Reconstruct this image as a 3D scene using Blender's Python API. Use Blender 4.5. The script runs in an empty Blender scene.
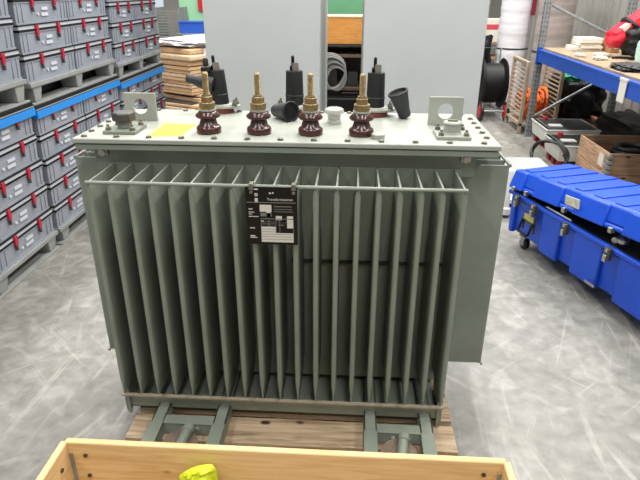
import bpy, bmesh, math, random
from mathutils import Vector, Matrix, noise
random.seed(7)
PI = math.pi
col = bpy.context.scene.collection
FL = -0.26            # floor height

# ------------------------------------------------------------------ materials
def s2l(c):
    return tuple((v/12.92 if v <= .04045 else ((v+.055)/1.055)**2.4) for v in (x/255 for x in c))
MATS = {}
def mat(name, rgb, rough=.5, metal=0, var=.0, scale=8, bump=0, rgb2=None, stretch=None, spec=.5, coat=0, bscale=None, detail=4, contrast=(.35, .65), alpha=None, trans=0):
    if name in MATS: return MATS[name]
    m = bpy.data.materials.new(name); m.use_nodes = True
    nt = m.node_tree; b = nt.nodes['Principled BSDF']
    c1 = s2l(rgb) + (1,)
    b.inputs['Base Color'].default_value = c1
    b.inputs['Roughness'].default_value = rough; b.inputs['Metallic'].default_value = metal
    b.inputs['Specular IOR Level'].default_value = spec
    if coat: b.inputs['Coat Weight'].default_value = coat; b.inputs['Coat Roughness'].default_value = .12
    if alpha is not None: b.inputs['Alpha'].default_value = alpha
    if trans: b.inputs['Transmission Weight'].default_value = trans
    if var or rgb2 or bump:
        tc = nt.nodes.new('ShaderNodeTexCoord'); mp = nt.nodes.new('ShaderNodeMapping')
        nt.links.new(tc.outputs['Object'], mp.inputs['Vector'])
        if stretch: mp.inputs['Scale'].default_value = stretch
        n = nt.nodes.new('ShaderNodeTexNoise'); n.inputs['Scale'].default_value = scale; n.inputs['Detail'].default_value = detail
        nt.links.new(mp.outputs[0], n.inputs['Vector'])
        r = nt.nodes.new('ShaderNodeValToRGB'); nt.links.new(n.outputs['Fac'], r.inputs['Fac'])
        c2 = (s2l(rgb2)+(1,)) if rgb2 else tuple(min(1, v*(1+var)) for v in c1[:3])+(1,)
        c0 = c1 if rgb2 else tuple(v*(1-var) for v in c1[:3])+(1,)
        r.color_ramp.elements[0].color = c0; r.color_ramp.elements[1].color = c2
        r.color_ramp.elements[0].position = contrast[0]; r.color_ramp.elements[1].position = contrast[1]
        nt.links.new(r.outputs[0], b.inputs['Base Color'])
        if bump:
            n2 = nt.nodes.new('ShaderNodeTexNoise'); n2.inputs['Scale'].default_value = bscale or scale*3; n2.inputs['Detail'].default_value = 3
            nt.links.new(mp.outputs[0], n2.inputs['Vector'])
            bp = nt.nodes.new('ShaderNodeBump'); bp.inputs['Strength'].default_value = bump; bp.inputs['Distance'].default_value = .01
            nt.links.new(n2.outputs['Fac'], bp.inputs['Height']); nt.links.new(bp.outputs[0], b.inputs['Normal'])
    MATS[name] = m; return m

def wood(name, base, dark, grain_axis='x', rough=.65, ringscale=3.0):
    """boards: long soft grain along one axis, a few knots"""
    if name in MATS: return MATS[name]
    m = bpy.data.materials.new(name); m.use_nodes = True; nt = m.node_tree; b = nt.nodes['Principled BSDF']
    tc = nt.nodes.new('ShaderNodeTexCoord'); mp = nt.nodes.new('ShaderNodeMapping')
    nt.links.new(tc.outputs['Object'], mp.inputs['Vector'])
    mp.inputs['Scale'].default_value = {'x': (1.2, 14, 14), 'y': (14, 1.2, 14), 'z': (14, 14, 1.2)}[grain_axis]
    n = nt.nodes.new('ShaderNodeTexNoise'); n.inputs['Scale'].default_value = ringscale; n.inputs['Detail'].default_value = 6; n.inputs['Distortion'].default_value = 1.4
    nt.links.new(mp.outputs[0], n.inputs['Vector'])
    r = nt.nodes.new('ShaderNodeValToRGB'); nt.links.new(n.outputs['Fac'], r.inputs['Fac'])
    r.color_ramp.elements[0].color = s2l(dark)+(1,); r.color_ramp.elements[1].color = s2l(base)+(1,)
    r.color_ramp.elements[0].position = .3; r.color_ramp.elements[1].position = .6
    mp2 = nt.nodes.new('ShaderNodeMapping'); nt.links.new(tc.outputs['Object'], mp2.inputs['Vector'])
    mp2.inputs['Scale'].default_value = {'x': (5, 9, 9), 'y': (9, 5, 9), 'z': (9, 9, 5)}[grain_axis]
    v = nt.nodes.new('ShaderNodeTexVoronoi'); v.inputs['Scale'].default_value = 1.0
    nt.links.new(mp2.outputs[0], v.inputs['Vector'])
    k = nt.nodes.new('ShaderNodeValToRGB'); nt.links.new(v.outputs['Distance'], k.inputs['Fac'])
    k.color_ramp.elements[0].position = .07; k.color_ramp.elements[0].color = s2l(tuple(x*.55 for x in dark))+(1,)
    k.color_ramp.elements[1].position = .13; k.color_ramp.elements[1].color = (1, 1, 1, 1)
    mx = nt.nodes.new('ShaderNodeMix'); mx.data_type = 'RGBA'; mx.blend_type = 'MULTIPLY'; mx.inputs[0].default_value = 1
    nt.links.new(r.outputs[0], mx.inputs[6]); nt.links.new(k.outputs[0], mx.inputs[7])
    nt.links.new(mx.outputs[2], b.inputs['Base Color']); b.inputs['Roughness'].default_value = rough
    MATS[name] = m; return m

def floor_mat():
    m = bpy.data.materials.new('worn_concrete'); m.use_nodes = True; nt = m.node_tree; b = nt.nodes['Principled BSDF']
    tc = nt.nodes.new('ShaderNodeTexCoord')
    def nz(scale, detail, dist=0, st=(1, 1, 1), rot=0):
        mp = nt.nodes.new('ShaderNodeMapping'); mp.vector_type = 'TEXTURE'; mp.inputs['Scale'].default_value = tuple(1/q for q in st); mp.inputs['Rotation'].default_value = (0, 0, rot)
        nt.links.new(tc.outputs['Object'], mp.inputs['Vector'])
        n = nt.nodes.new('ShaderNodeTexNoise'); n.inputs['Scale'].default_value = scale; n.inputs['Detail'].default_value = detail; n.inputs['Distortion'].default_value = dist
        nt.links.new(mp.outputs[0], n.inputs['Vector']); return n
    def ramp(src, e):
        r = nt.nodes.new('ShaderNodeValToRGB'); nt.links.new(src, r.inputs['Fac'])
        r.color_ramp.elements[0].position, r.color_ramp.elements[0].color = e[0][0], e[0][1]+(1,)
        r.color_ramp.elements[1].position, r.color_ramp.elements[1].color = e[1][0], e[1][1]+(1,)
        for p, c in e[2:]:
            q = r.color_ramp.elements.new(p); q.color = c+(1,)
        return r.outputs[0]
    def mix(mode, fac, a, c):
        x = nt.nodes.new('ShaderNodeMix'); x.data_type = 'RGBA'; x.blend_type = mode
        if isinstance(fac, float): x.inputs[0].default_value = fac
        else: nt.links.new(fac, x.inputs[0])
        nt.links.new(a, x.inputs[6]); nt.links.new(c, x.inputs[7]); return x.outputs[2]
    base = ramp(nz(1.4, 6, .6).outputs['Fac'], [(.3, s2l((130, 129, 123))), (.7, s2l((152, 150, 142)))])
    fine = ramp(nz(16, 8, .3).outputs['Fac'], [(.32, (.66, .66, .66)), (.66, (1.0, 1.0, 1.0))])
    c = mix('MULTIPLY', .85, base, fine)
    # scuffs: thin pale lines in several directions, broken up by a mask
    for i, (rot, st, pos) in enumerate([(1.5, (1.5, 26, 1), .59), (-.75, (1.2, 34, 1), .62), (1.85, (1.4, 24, 1), .60), (1.15, (1.1, 34, 1), .61), (.7, (1.3, 34, 1), .63)]):
        sc = ramp(nz(1.3, 3, .12, st, rot).outputs['Fac'], [(pos, (0, 0, 0)), (pos+.07, (.30, .30, .30))])
        msk = ramp(nz(1.3+.2*i, 3, 0, (1, 1, 1), i).outputs['Fac'], [(.46, (0, 0, 0)), (.62, (1, 1, 1))])
        lm = mix('MULTIPLY', 1.0, sc, msk)
        white = nt.nodes.new('ShaderNodeRGB'); white.outputs[0].default_value = s2l((204, 200, 192))+(1,)
        c = mix('MIX', lm, c, white.outputs[0])
    blotch = ramp(nz(7, 6, 1.0).outputs['Fac'], [(.5, (0, 0, 0)), (.72, (.35, .35, .35))])
    white = nt.nodes.new('ShaderNodeRGB'); white.outputs[0].default_value = s2l((196, 193, 186))+(1,)
    c = mix('MIX', blotch, c, white.outputs[0])
    stains = ramp(nz(.8, 5, 1.2).outputs['Fac'], [(.36, (.80, .80, .82)), (.5, (1, 1, 1))])
    c = mix('MULTIPLY', .7, c, stains)
    nt.links.new(c, b.inputs['Base Color'])
    rr = ramp(nz(3, 5).outputs['Fac'], [(.3, (.3, .3, .3)), (.7, (.52, .52, .52))]); nt.links.new(rr, b.inputs['Roughness'])
    b.inputs['Specular IOR Level'].default_value = .45
    bp = nt.nodes.new('ShaderNodeBump'); bp.inputs['Strength'].default_value = .12; bp.inputs['Distance'].default_value = .01
    nt.links.new(nz(25, 6).outputs['Fac'], bp.inputs['Height']); nt.links.new(bp.outputs[0], b.inputs['Normal'])
    return m

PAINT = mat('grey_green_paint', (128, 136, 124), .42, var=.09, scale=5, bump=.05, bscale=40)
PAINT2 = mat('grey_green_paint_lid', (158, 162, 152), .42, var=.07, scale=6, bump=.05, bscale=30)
RUSTED = mat('chipped_edge_paint', (150, 140, 122), .6, rgb2=(118, 92, 66), scale=26, contrast=(.5, .75))
BOLT = mat('dull_zinc', (120, 118, 105), .45, .6, var=.2, scale=40)
DBOLT = mat('dark_steel', (84, 84, 80), .45, .5, var=.15, scale=30)
PORC = mat('brown_porcelain', (66, 30, 25), .24, var=.12, scale=20, spec=.55, coat=.25)
WPORC = mat('white_porcelain', (186, 186, 180), .2, var=.06, scale=30, coat=.4)
BRASS = mat('aged_brass', (148, 128, 90), .42, .7, var=.2, scale=60)
BLACKR = mat('black_rubber', (19, 20, 22), .48, var=.15, scale=20)
GREYR = mat('dark_grey_rubber', (44, 46, 49), .5, var=.12, scale=20)
IRON = mat('cast_iron', (112, 98, 84), .65, .2, var=.2, scale=30, bump=.3)
REDFL = mat('red_brown_flange', (112, 48, 36), .5, var=.15, scale=20)
YEL = mat('yellow_sticker', (234, 178, 34), .5, var=.06, scale=14)
BLACKP = mat('black_plate', (12, 13, 14), .45, spec=.3)
WHITE = mat('white_print', (205, 206, 198), .5)
GREYP = mat('grey_print', (112, 114, 108), .5)
CASE = mat('grey_case_plastic', (142, 147, 157), .45, var=.05, scale=6)
CASEL = mat('pale_case_lid', (176, 180, 186), .4)
CASED = mat('grey_case_lid', (100, 103, 109), .45)
BLK = mat('black_plastic', (15, 15, 17), .5, spec=.3)
REDL = mat('red_latch', (176, 24, 56), .4)
STK = mat('pale_sticker', (196, 200, 206), .5)
PALP = mat('grey_pallet_plastic', (142, 144, 142), .55, var=.08, scale=8)
BLUEB = mat('blue_band', (28, 132, 214), .45)
WOODC = wood('pine_boards', (222, 192, 142), (204, 166, 112), 'x')
WOODY = wood('pine_boards_side', (222, 192, 142), (204, 166, 112), 'y')
WOODP = wood('worn_pallet_wood', (190, 168, 138), (134, 112, 88), 'x')
WOODPY = wood('worn_pallet_wood_side', (170, 146, 118), (122, 100, 80), 'y')
PLYW = wood('plywood_sheets', (222, 188, 148), (196, 156, 114), 'x')
PALE = wood('pale_board', (222, 198, 168), (196, 166, 132), 'y')
BLUET = mat('blue_moulded_plastic', (8, 70, 190), .42, var=.08, scale=5, bump=.15, bscale=60)
CHROME = mat('worn_chrome', (176, 172, 160), .28, .9)
RBLUE = mat('rack_blue', (24, 76, 172), .45, var=.06, scale=5)
GALV = mat('galvanised_steel', (150, 156, 160), .42, .5, var=.15, scale=20)
CABG = mat('cabinet_grey', (180, 184, 183), .55, var=.03, scale=1.5)
CABS = CABG
WALLM = mat('grey_wall_sheet', (158, 156, 150), .8, var=.05, scale=2)
WRAP = mat('stretch_wrap', (222, 220, 224), .3, var=.08, scale=3, stretch=(1, 1, 9), bump=.5, bscale=10)
WRAPB = mat('brownish_wrap', (160, 148, 142), .4, var=.12, scale=3, stretch=(1, 1, 8), bump=.4, bscale=9)
RED = mat('red_fabric', (206, 22, 48), .6, var=.12, scale=12)
REDP = mat('red_plastic', (186, 28, 40), .45)
ORANGE = mat('orange_jacket_cable', (236, 110, 30), .5, var=.12, scale=20)
OWOOD = wood('orange_plywood', (214, 150, 74), (196, 128, 54), 'x')
GREEN = mat('green_machine_paint', (92, 150, 112), .5, var=.05, scale=3)
LIME = mat('lime_webbing', (200, 214, 36), .6, var=.10, scale=10, bump=.3, bscale=60)
DARK = mat('dark_steel_frame', (50, 48, 46), .6, var=.2, scale=6)
BROWNS = mat('brown_shelf', (104, 84, 72), .6, var=.15, scale=8)
HOSE = mat('grey_cable', (128, 128, 126), .5, var=.12, scale=10)
OFFW = mat('off_white_plastic', (214, 214, 208), .45, var=.05, scale=5)
BEIGE = mat('beige_timber', (168, 152, 130), .65, var=.12, scale=10)
CARD = mat('brown_card', (172, 128, 92), .75, var=.08, scale=6)
PAPER = mat('paper_white', (218, 214, 200), .7, var=.04, scale=8)
DGREEN = mat('dark_green_tank', (30, 48, 42), .4)
TEAL = mat('pale_teal_plastic', (180, 214, 208), .4)
GREENN = mat('green_netting', (40, 140, 100), .6)
BLUEC = mat('blue_crate', (40, 90, 190), .5)
GRIDM = mat('grey_grid', (92, 98, 98), .5, var=.2, scale=30)
PINK = mat('pink_red_print', (208, 70, 88), .6)

# ------------------------------------------------------------------ mesh builder
class MB:
    def __init__(s): s.bm = bmesh.new()
    def _add(s, verts, faces, M=None):
        vs = [s.bm.verts.new(M @ Vector(v) if M else v) for v in verts]
        for f in faces:
            try: s.bm.faces.new([vs[i] for i in f])
            except ValueError: pass
        return s
    def box(s, x0, x1, y0, y1, z0, z1, M=None):
        v = [(x, y, z) for z in (z0, z1) for y in (y0, y1) for x in (x0, x1)]
        f = [(0, 2, 3, 1), (4, 5, 7, 6), (0, 1, 5, 4), (2, 6, 7, 3), (0, 4, 6, 2), (1, 3, 7, 5)]
        return s._add(v, f, M)
    def frust(s, b, t, z0, z1, M=None):      # b,t = (x0,x1,y0,y1)
        v = [(x, y, z0) for y in b[2:] for x in b[:2]] + [(x, y, z1) for y in t[2:] for x in t[:2]]
        f = [(0, 2, 3, 1), (4, 5, 7, 6), (0, 1, 5, 4), (2, 6, 7, 3), (0, 4, 6, 2), (1, 3, 7, 5)]
        return s._add(v, f, M)
    def lathe(s, prof, M=None, n=28, phase=0):
        v = []; f = []; k = len(prof)
        for r, z in prof:
            for i in range(n):
                a = 2*PI*i/n+phase; v.append((r*math.cos(a), r*math.sin(a), z))
        for j in range(k-1):
            for i in range(n):
                f.append((j*n+i, j*n+(i+1) % n, (j+1)*n+(i+1) % n, (j+1)*n+i))
        f.append(tuple(range(n))[::-1]); f.append(tuple((k-1)*n+i for i in range(n)))
        return s._add(v, f, M)
    def cyl(s, p, q, r, n=16, r2=None):
        p = Vector(p); q = Vector(q); d = q-p
        M = Matrix.Translation(p) @ d.to_track_quat('Z', 'Y').to_matrix().to_4x4()
        return s.lathe([(r, 0), (r if r2 is None else r2, d.length)], M, n)
    def tube(s, pts, r, n=8, closed=False):
        pts = [Vector(p) for p in pts]; k = len(pts); v = []; f = []
        up = Vector((.13, .27, .95)).normalized()
        for j, p in enumerate(pts):
            a = pts[(j-1) % k] if (closed or j > 0) else p
            b = pts[(j+1) % k] if (closed or j < k-1) else p
            t = (b-a).normalized()
            u = t.cross(up)
            if u.length < 1e-3: u = t.cross(Vector((1, 0, 0)))
            u.normalize(); w = u.cross(t)
            for i in range(n):
                an = 2*PI*i/n; v.append(tuple(p+(u*math.cos(an)+w*math.sin(an))*r))
        for j in range(k if closed else k-1):
            for i in range(n):
                f.append((j*n+i, j*n+(i+1) % n, ((j+1) % k)*n+(i+1) % n, ((j+1) % k)*n+i))
        if not closed:
            f.append(tuple(range(n))[::-1]); f.append(tuple((k-1)*n+i for i in range(n)))
        return s._add(v, f)
    def prism(s, poly, h0, h1, axis='z', M=None):
        def P(a, b, h): return {'z': (a, b, h), 'y': (a, h, b), 'x': (h, a, b)}[axis]
        k = len(poly); v = [P(a, b, h0) for a, b in poly]+[P(a, b, h1) for a, b in poly]
        f = [tuple(range(k))[::-1], tuple(range(k, 2*k))]+[(i, (i+1) % k, k+(i+1) % k, k+i) for i in range(k)]
        return s._add(v, f, M)
    def build(s, name, m, parent=None, bevel=0, smooth=True, seg=2, loc=None, ang=35, sub=0):
        bmesh.ops.recalc_face_normals(s.bm, faces=s.bm.faces[:])
        me = bpy.data.meshes.new(name); s.bm.to_mesh(me); s.bm.free()
        me.materials.append(m)
        if smooth:
            me.polygons.foreach_set('use_smooth', [True]*len(me.polygons)); me.set_sharp_from_angle(angle=math.radians(ang))
        o = bpy.data.objects.new(name, me); col.objects.link(o)
        if parent: o.parent = parent
        if loc: o.location = loc
        if bevel:
            b = o.modifiers.new('bevel', 'BEVEL'); b.width = bevel; b.segments = seg; b.limit_method = 'ANGLE'; b.angle_limit = math.radians(40)
        if sub:
            b = o.modifiers.new('sub', 'SUBSURF'); b.levels = sub; b.render_levels = sub
        return o

def tag(o, label, cat, group=None, kind=None):
    if label: o['label'] = label
    if cat: o['category'] = cat
    if group: o['group'] = group
    if kind: o['kind'] = kind
    return o
def thing(name, loc, label, cat, group=None, rz=0):
    o = bpy.data.objects.new(name, None); col.objects.link(o); o.location = loc; o.rotation_euler = (0, 0, rz)
    o.empty_display_size = .05
    return tag(o, label, cat, group)
def struct(o): o['kind'] = 'structure'; return o
def copy_tree(o, parent=None):
    c = o.copy(); col.objects.link(c)
    if parent: c.parent = parent
    for ch in list(o.children): copy_tree(ch, c)
    return c
def plabel(o, t): o['label'] = t; return o
def dot(a, b): return sum(x*y for x, y in zip(a, b))

# ------------------------------------------------------------------ setting
struct(MB().box(-7, 3.8, -4, 14.2, FL-.1, FL).build('floor', floor_mat(), smooth=False))
struct(MB().box(-7, 3.8, 14, 14.15, FL, 6).build('wall_back', WALLM, smooth=False))
w = MB().box(3.7, 3.8, 1.0, 14, FL, 6)
for i in range(56):
    y = 1.2+i*.23
    w.box(3.68, 3.7, y, y+.11, FL, 6)
struct(w.build('wall_right', WALLM, smooth=False))

# ------------------------------------------------------------------ transformer
T = thing('power_transformer', (0, .3, FL+.144), 'large grey-green oil-filled transformer with vertical cooling fins standing on a wooden pallet', 'transformer')
OFF = Vector(T.location)
def part(mb, name, m, parent=None, **k):
    """part given in world coordinates"""
    bmesh.ops.translate(mb.bm, verts=mb.bm.verts[:], vec=-OFF)
    return mb.build(name, m, parent or T, **k)
H, D = .848, .226
# tank
part(MB().box(-.62, .62, D, .66, -.05, H-.02).box(-.67, .67, D+.004, .655, H-.03, .906).box(-.625, .625, D-.004, D, -.004, H-.0), 'tank', PAINT, bevel=.004)
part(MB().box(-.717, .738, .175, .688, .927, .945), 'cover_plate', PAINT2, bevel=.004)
part(MB().box(-.712, .733, .18, .684, .904, .924), 'tank_flange', PAINT, bevel=.003)
# base frame
part(MB().box(-.6, .6, .03, .64, -.085, -.079).box(-.6, .6, .03, .037, -.085, -.028).box(-.6, .6, .634, .64, -.085, -.028), 'base_frame', PAINT, bevel=.002)
for sx in (-1, 1):
    part(MB().prism([(.02, .02), (.2, .02), (.2, -.112), (.08, -.112), (.03, -.112), (.02, -.09)], sx*.602, sx*.61, 'x').box(min(sx*.602, sx*.592), max(sx*.602, sx*.592), .02, .028, -.11, .0), 'foot_plate', PAINT)
# fins
def fin_mesh(depth, hgt):
    bm = bmesh.new(); nu, nz = 16, 60
    us = [0, .0015, .004, .008, .014] + [.014+(depth-.014)*i/(nu-5) for i in range(1, nu-4)]
    rows = []
    for side in (1, -1):
        g = []
        for iz in range(nz+1):
            z = hgt*(.5-.5*math.cos(PI*iz/nz)) if 0 < iz < nz else hgt*iz/nz
            row = []
            for u in us:
                td = (hgt-z)-1.15*u; bd = z-.25*u*0
                d = max(0, min(td/.022, 1)); e = max(0, min(bd/.09, 1)); e = e*e*(3-2*e); d = d*d*(3-2*d)*e
                h = .003+.0062*d
                rf = min(1, math.sqrt(max(0, 1-(1-min(1, u/.0095))**2)))
                h = h*(.12+.88*rf)
                row.append(bm.verts.new((side*h, u, z)))
            g.append(row)
        rows.append(g)
    for s, g in enumerate(rows):
        for a in range(nz):
            for b in range(len(us)-1):
                q = (g[a][b], g[a][b+1], g[a+1][b+1], g[a+1][b]); bm.faces.new(q if s == 0 else q[::-1])
    A, B = rows
    for a in range(nz): bm.faces.new((B[a][0], A[a][0], A[a+1][0], B[a+1][0]))
    for b in range(len(us)-1):
        bm.faces.new((A[0][b], B[0][b], B[0][b+1], A[0][b+1])); bm.faces.new((A[nz][b], A[nz][b+1], B[nz][b+1], B[nz][b]))
    m = MB(); m.bm.free(); m.bm = bm; return m
f0 = fin_mesh(D, H).build('cooling_fin', PAINT, T, ang=50)
f0.location = Vector((-.6, 0, 0))-OFF
for i in range(1, 19):
    c = f0.copy(); col.objects.link(c); c.location = Vector((-.6+i*1.2/18, 0, 0))-OFF
part(MB().tube([(-.606, -.001, H), (.606, -.001, H)], .006), 'fin_rail', PAINT)
part(MB().box(-.608, .612, -.008, .006, -.006, .002), 'lower_fin_rail', RUSTED, bevel=.001)
SD = .18; SX = {1: .804, -1: -.772}
fs = fin_mesh(SD, H).build('side_cooling_fin', PAINT, T, ang=50)
k = 0
for sx in (-1, 1):
    for j in range(6):
        o = fs if k == 0 else fs.copy()
        if k: col.objects.link(o)
        k += 1
        o.location = Vector((.803 if sx > 0 else -.771, .285+j*.066, 0))-OFF; o.rotation_euler = (0, 0, PI/2 if sx > 0 else -PI/2)
    part(MB().tube([(SX[sx], .28, H), (SX[sx], .62, H)], .006), 'side_fin_rail', PAINT)
    part(MB().box(SX[sx]-.004, SX[sx]+.004, .275, .625, -.005, .003), 'side_lower_rail', PAINT)
part(MB().box(.03, .6, D-.012, D-.004, .476, .488), 'dark_cross_bar', DARK)
# cover bolts
bolt = MB().lathe([(.0115, 0), (.0115, .002), (.0088, .002), (.0088, .007), (.005, .008)], n=12).build('cover_bolt', BOLT, T)
pts = []
for i in range(13): pts += [(-.685+i*1.37/12, .203), (-.685+i*1.37/12, .662)]
for j in range(1, 6):
    y = .203+j*.459/6; pts += [(-.692, y), (.709, y)]
for i, (x, y) in enumerate(pts):
    o = bolt if i == 0 else bolt.copy()
    if i: col.objects.link(o)
    o.location = Vector((x, y, .945))-OFF
for sx in (-1, 1):   # earthing boss under the cover's corners
    part(MB().cyl((sx*.635, D-.016, .885), (sx*.635, D+.01, .885), .011).box(sx*.635-.016, sx*.635+.016, D-.008, D+.004, .876, .894), 'earth_terminal', CHROME)
# lifting lugs (square plate with round hole)
def lug(x0, x1, y, z0, z1, cz):
    m = MB(); n = 48; cx = (x0+x1)/2; r = .029
    V = []
    for yy in (y-.006, y+.006):
        for rad in ('o', 'i'):
            for i in range(n):
                a = 2*PI*i/n+PI/4; ca, sa = math.cos(a), math.sin(a)
                if rad == 'i': V.append((cx+r*ca, yy, cz+r*sa))
                else:
                    hw = (x1-x0)/2; t = 1/max(abs(ca), abs(sa)); px = cx+hw*ca*t
                    pz = cz+((z1-cz) if sa > 0 else (cz-z0))*sa*t
                    V.append((px, yy, pz))
    F = []
    for i in range(n):
        j = (i+1) % n
        F += [(i, j, n+j, n+i), (2*n+i, 3*n+i, 3*n+j, 2*n+j), (i, 2*n+i, 2*n+j, j), (n+i, n+j, 3*n+j, 3*n+i)]
    m._add(V, F)
    m.box(x0, x1, y+.006, y+.012, z0, z0+.008)
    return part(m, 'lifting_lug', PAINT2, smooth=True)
lug(-.634, -.512, .47, .943, 1.05, 1.0)
lug(.528, .654, .475, .943, 1.05, .998)
# corner pads
def pad(cx, cy, hexh):
    m = MB().box(cx-.058, cx+.058, cy-.062, cy+.062, .945, .957)
    if hexh:
        m.lathe([(.026, 0), (.024, .03)], Matrix.Translation((cx, cy, .957)), 20)
    else:
        m.lathe([(.034, 0), (.03, .004), (.03, .03), (.033, .031), (.033, .036), (.028, .04), (.0, .04)], Matrix.Translation((cx, cy, .957)), 28)
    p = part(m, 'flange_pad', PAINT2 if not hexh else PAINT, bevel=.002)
    for sx in (-1, 1):
        for sy in (-1, 1):
            b = part(MB().lathe([(.011, 0), (.011, .003), (.009, .003), (.009, .011), (.005, .013), (.005, .02), (0, .02)], Matrix.Translation((cx+sx*.043, cy+sy*.045, .957)), 12), 'pad_bolt', BOLT, p)
            b.matrix_parent_inverse = Matrix()
    if hexh:
        part(MB().lathe([(.04, 0), (.041, .004), (.041, .026), (.036, .031), (0, .031)], Matrix.Translation((cx, cy, .982)), 6, .35), 'hex_plug', DBOLT, p, bevel=.0015)
    else:
        part(MB().box(cx-.017, cx+.017, cy-.006, cy+.006, .995, 1.002), 'cap_slot', BOLT, p)
pad(-.575, .30, True)
pad(.592, .305, False)
part(MB().prism([(-.467, .21), (-.353, .235), (-.345, .41), (-.47, .425)], .9452, .9458), 'yellow_sticker', YEL, smooth=False)
# low-voltage bushings
def LV(x, y):
    M = Matrix.Translation((x, y, .945))
    p = part(MB().lathe([(.036, 0), (.0435, .003), (.044, .018), (.040, .024), (.033, .028), (.028, .046), (.0265, .05), (.040, .054), (.0435, .058), (.043, .064), (.032, .074), (.029, .079), (0, .079)], M, 32), 'low_voltage_bushing', PORC, ang=60)
    plabel(p, 'brown glazed porcelain bushing')
    part(MB().lathe([(.031, .079), (.031, .085)], M, 24), 'washer', PAINT2, p)
    part(MB().lathe([(.0275, .085), (.028, .087), (.028, .106), (.0265, .108)], M, 24).lathe([(.022, .108), (.022, .126), (.02, .128)], M, 6, x*9).lathe([(.017, .128), (.016, .134)], M, 16), 'brass_nut', BRASS, p)
    pr = [(.0105, .13)]
    z = .134
    while z < .206: pr += [(.0112, z), (.0098, z+.0015)]; z += .003
    pr += [(.008, .209), (0, .209)]
    part(MB().lathe(pr, M, 16), 'brass_stud', BRASS, p, ang=80)
for x in (-.268, -.087, .096, .275): LV(x, .297)
# high-voltage bushings
def HV(x, y, tilt=0):
    M = Matrix.Translation((x, y, .945))
    fl = [(.0+.082*math.cos(a)*(1 if abs(math.cos(a)) > .2 else .9), .052*math.sin(a)) for a in [2*PI*i/24 for i in range(24)]]
    p = part(MB().lathe([(.052, 0), (.052, .014), (.046, .02)], M, 28), 'high_voltage_bushing', REDFL)
    part(MB().prism(fl, .02, .03, 'z', M).lathe([(.05, .03), (.044, .036)], M, 28), 'clamp_flange', PAINT2, p, bevel=.002)
    for a in (.45, PI-.45, PI+.45, -.45):
        part(MB().lathe([(.012, .03), (.012, .034), (.009, .034), (.009, .043), (.005, .044), (.005, .055), (0, .055)], Matrix.Translation((x+.068*math.cos(a), y+.05*math.sin(a), .945)), 10), 'flange_bolt', BOLT, p)
    Mt = M @ Matrix.Rotation(tilt, 4, 'Y')
    part(MB().lathe([(.037, .03), (.0375, .032), (.0365, .066), (.038, .068), (.038, .073), (.0365, .075), (.034, .164), (.032, .169), (0, .169)], Mt, 28), 'black_insulator', BLACKR, p)
    part(MB().lathe([(.014, .169), (.014, .186), (.006, .188)], Mt @ Matrix.Translation((.004, 0, 0)), 12).box(-.006, .018, -.015, -.011, .169, .2, Mt), 'terminal_bracket', CHROME, p)
    part(MB().lathe([(.012, .169), (.013, .172), (.013, .185), (.008, .19), (.0065, .19), (.0065, .222), (.003, .226), (0, .226)], Mt @ Matrix.Translation((-.006, .004, 0)), 12), 'terminal_stud', BLK, p)
    return p
HV(.004, .66); HV(.333, .635)
p1 = HV(-.303, .655, math.radians(-4))
part(MB().lathe([(.0, 0), (.014, .0), (.018, .004), (.018, .03), (.024, .05), (.029, .08), (.03, .11)], Matrix.Translation((-.428, .62, 1.085)) @ Matrix.Rotation(math.radians(103), 4, 'Y'), 24), 'rubber_boot', GREYR, p1)
part(MB().lathe([(.018, 0), (.022, .006), (.02, .022), (.012, .026), (.01, .05), (.006, .056), (0, .056)], Matrix.Translation((-.35, .64, 1.105)), 20), 'boot_cap', BLACKR, p1)
# white insulator, small boss
part(MB().lathe([(.026, 0), (.027, .014), (.022, .016), (.024, .018), (.026, .034), (.029, .036), (.037, .041), (.038, .047), (.035, .055), (.024, .06), (0, .062)], Matrix.Translation((.173, .475, .945)), 24), 'white_insulator', WPORC)
part(MB().lathe([(.023, 0), (.023, .016), (.02, .018), (0, .018)], Matrix.Translation((.333, .25, .945)), 20), 'plug_boss', PAINT2)
# loose rubber boots lying on the cover
prof = [(.022, 0), (.025, .006), (.026, .03), (.03, .05), (.037, .095), (.039, .1), (.039, .104), (.034, .105), (.03, .09), (.02, .03), (0, .03)]
def boot(M, label):
    t = thing('rubber_boot', M.to_translation(), label, 'rubber cap')
    M2 = Matrix.Translation(-M.to_translation()) @ M
    MB().lathe(prof, M2, 28).build('boot_body', GREYR, t)
    MB().lathe([(.0395, .098), (.041, .1), (.041, .104), (.0395, .106), (.034, .106), (.034, .098)], M2, 28).build('boot_rim', BLACKR, t)
boot(Matrix.Translation((-.065, .565, .972)) @ Matrix.Rotation(math.radians(28), 4, 'Z') @ Matrix.Rotation(math.radians(42), 4, 'Z').inverted() @ Matrix.Rotation(math.radians(-32), 4, 'Z') @ Matrix.Rotation(math.radians(84), 4, 'Y'),
     'black rubber boot lying on its side between the second and third bushing, open end forward')
boot(Matrix.Translation((.452, .585, .952)) @ Matrix.Rotation(math.radians(-20), 4, 'Y') @ Matrix.Rotation(math.radians(8), 4, 'X'),
     'black rubber boot standing open end up beside the right lifting lug')
# rating plate on the front rail
RP = part(MB().box(-.087, .077, -.018, -.014, .655, .852), 'rating_plate', BLACKP, bevel=.001)
plabel(RP, 'black rating plate with white print')
yb = -.0185
def bar(mb, x0, x1, z0, z1, dy=0): return mb.box(x0, x1, yb-dy, yb+.001, z0, z1)
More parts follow.
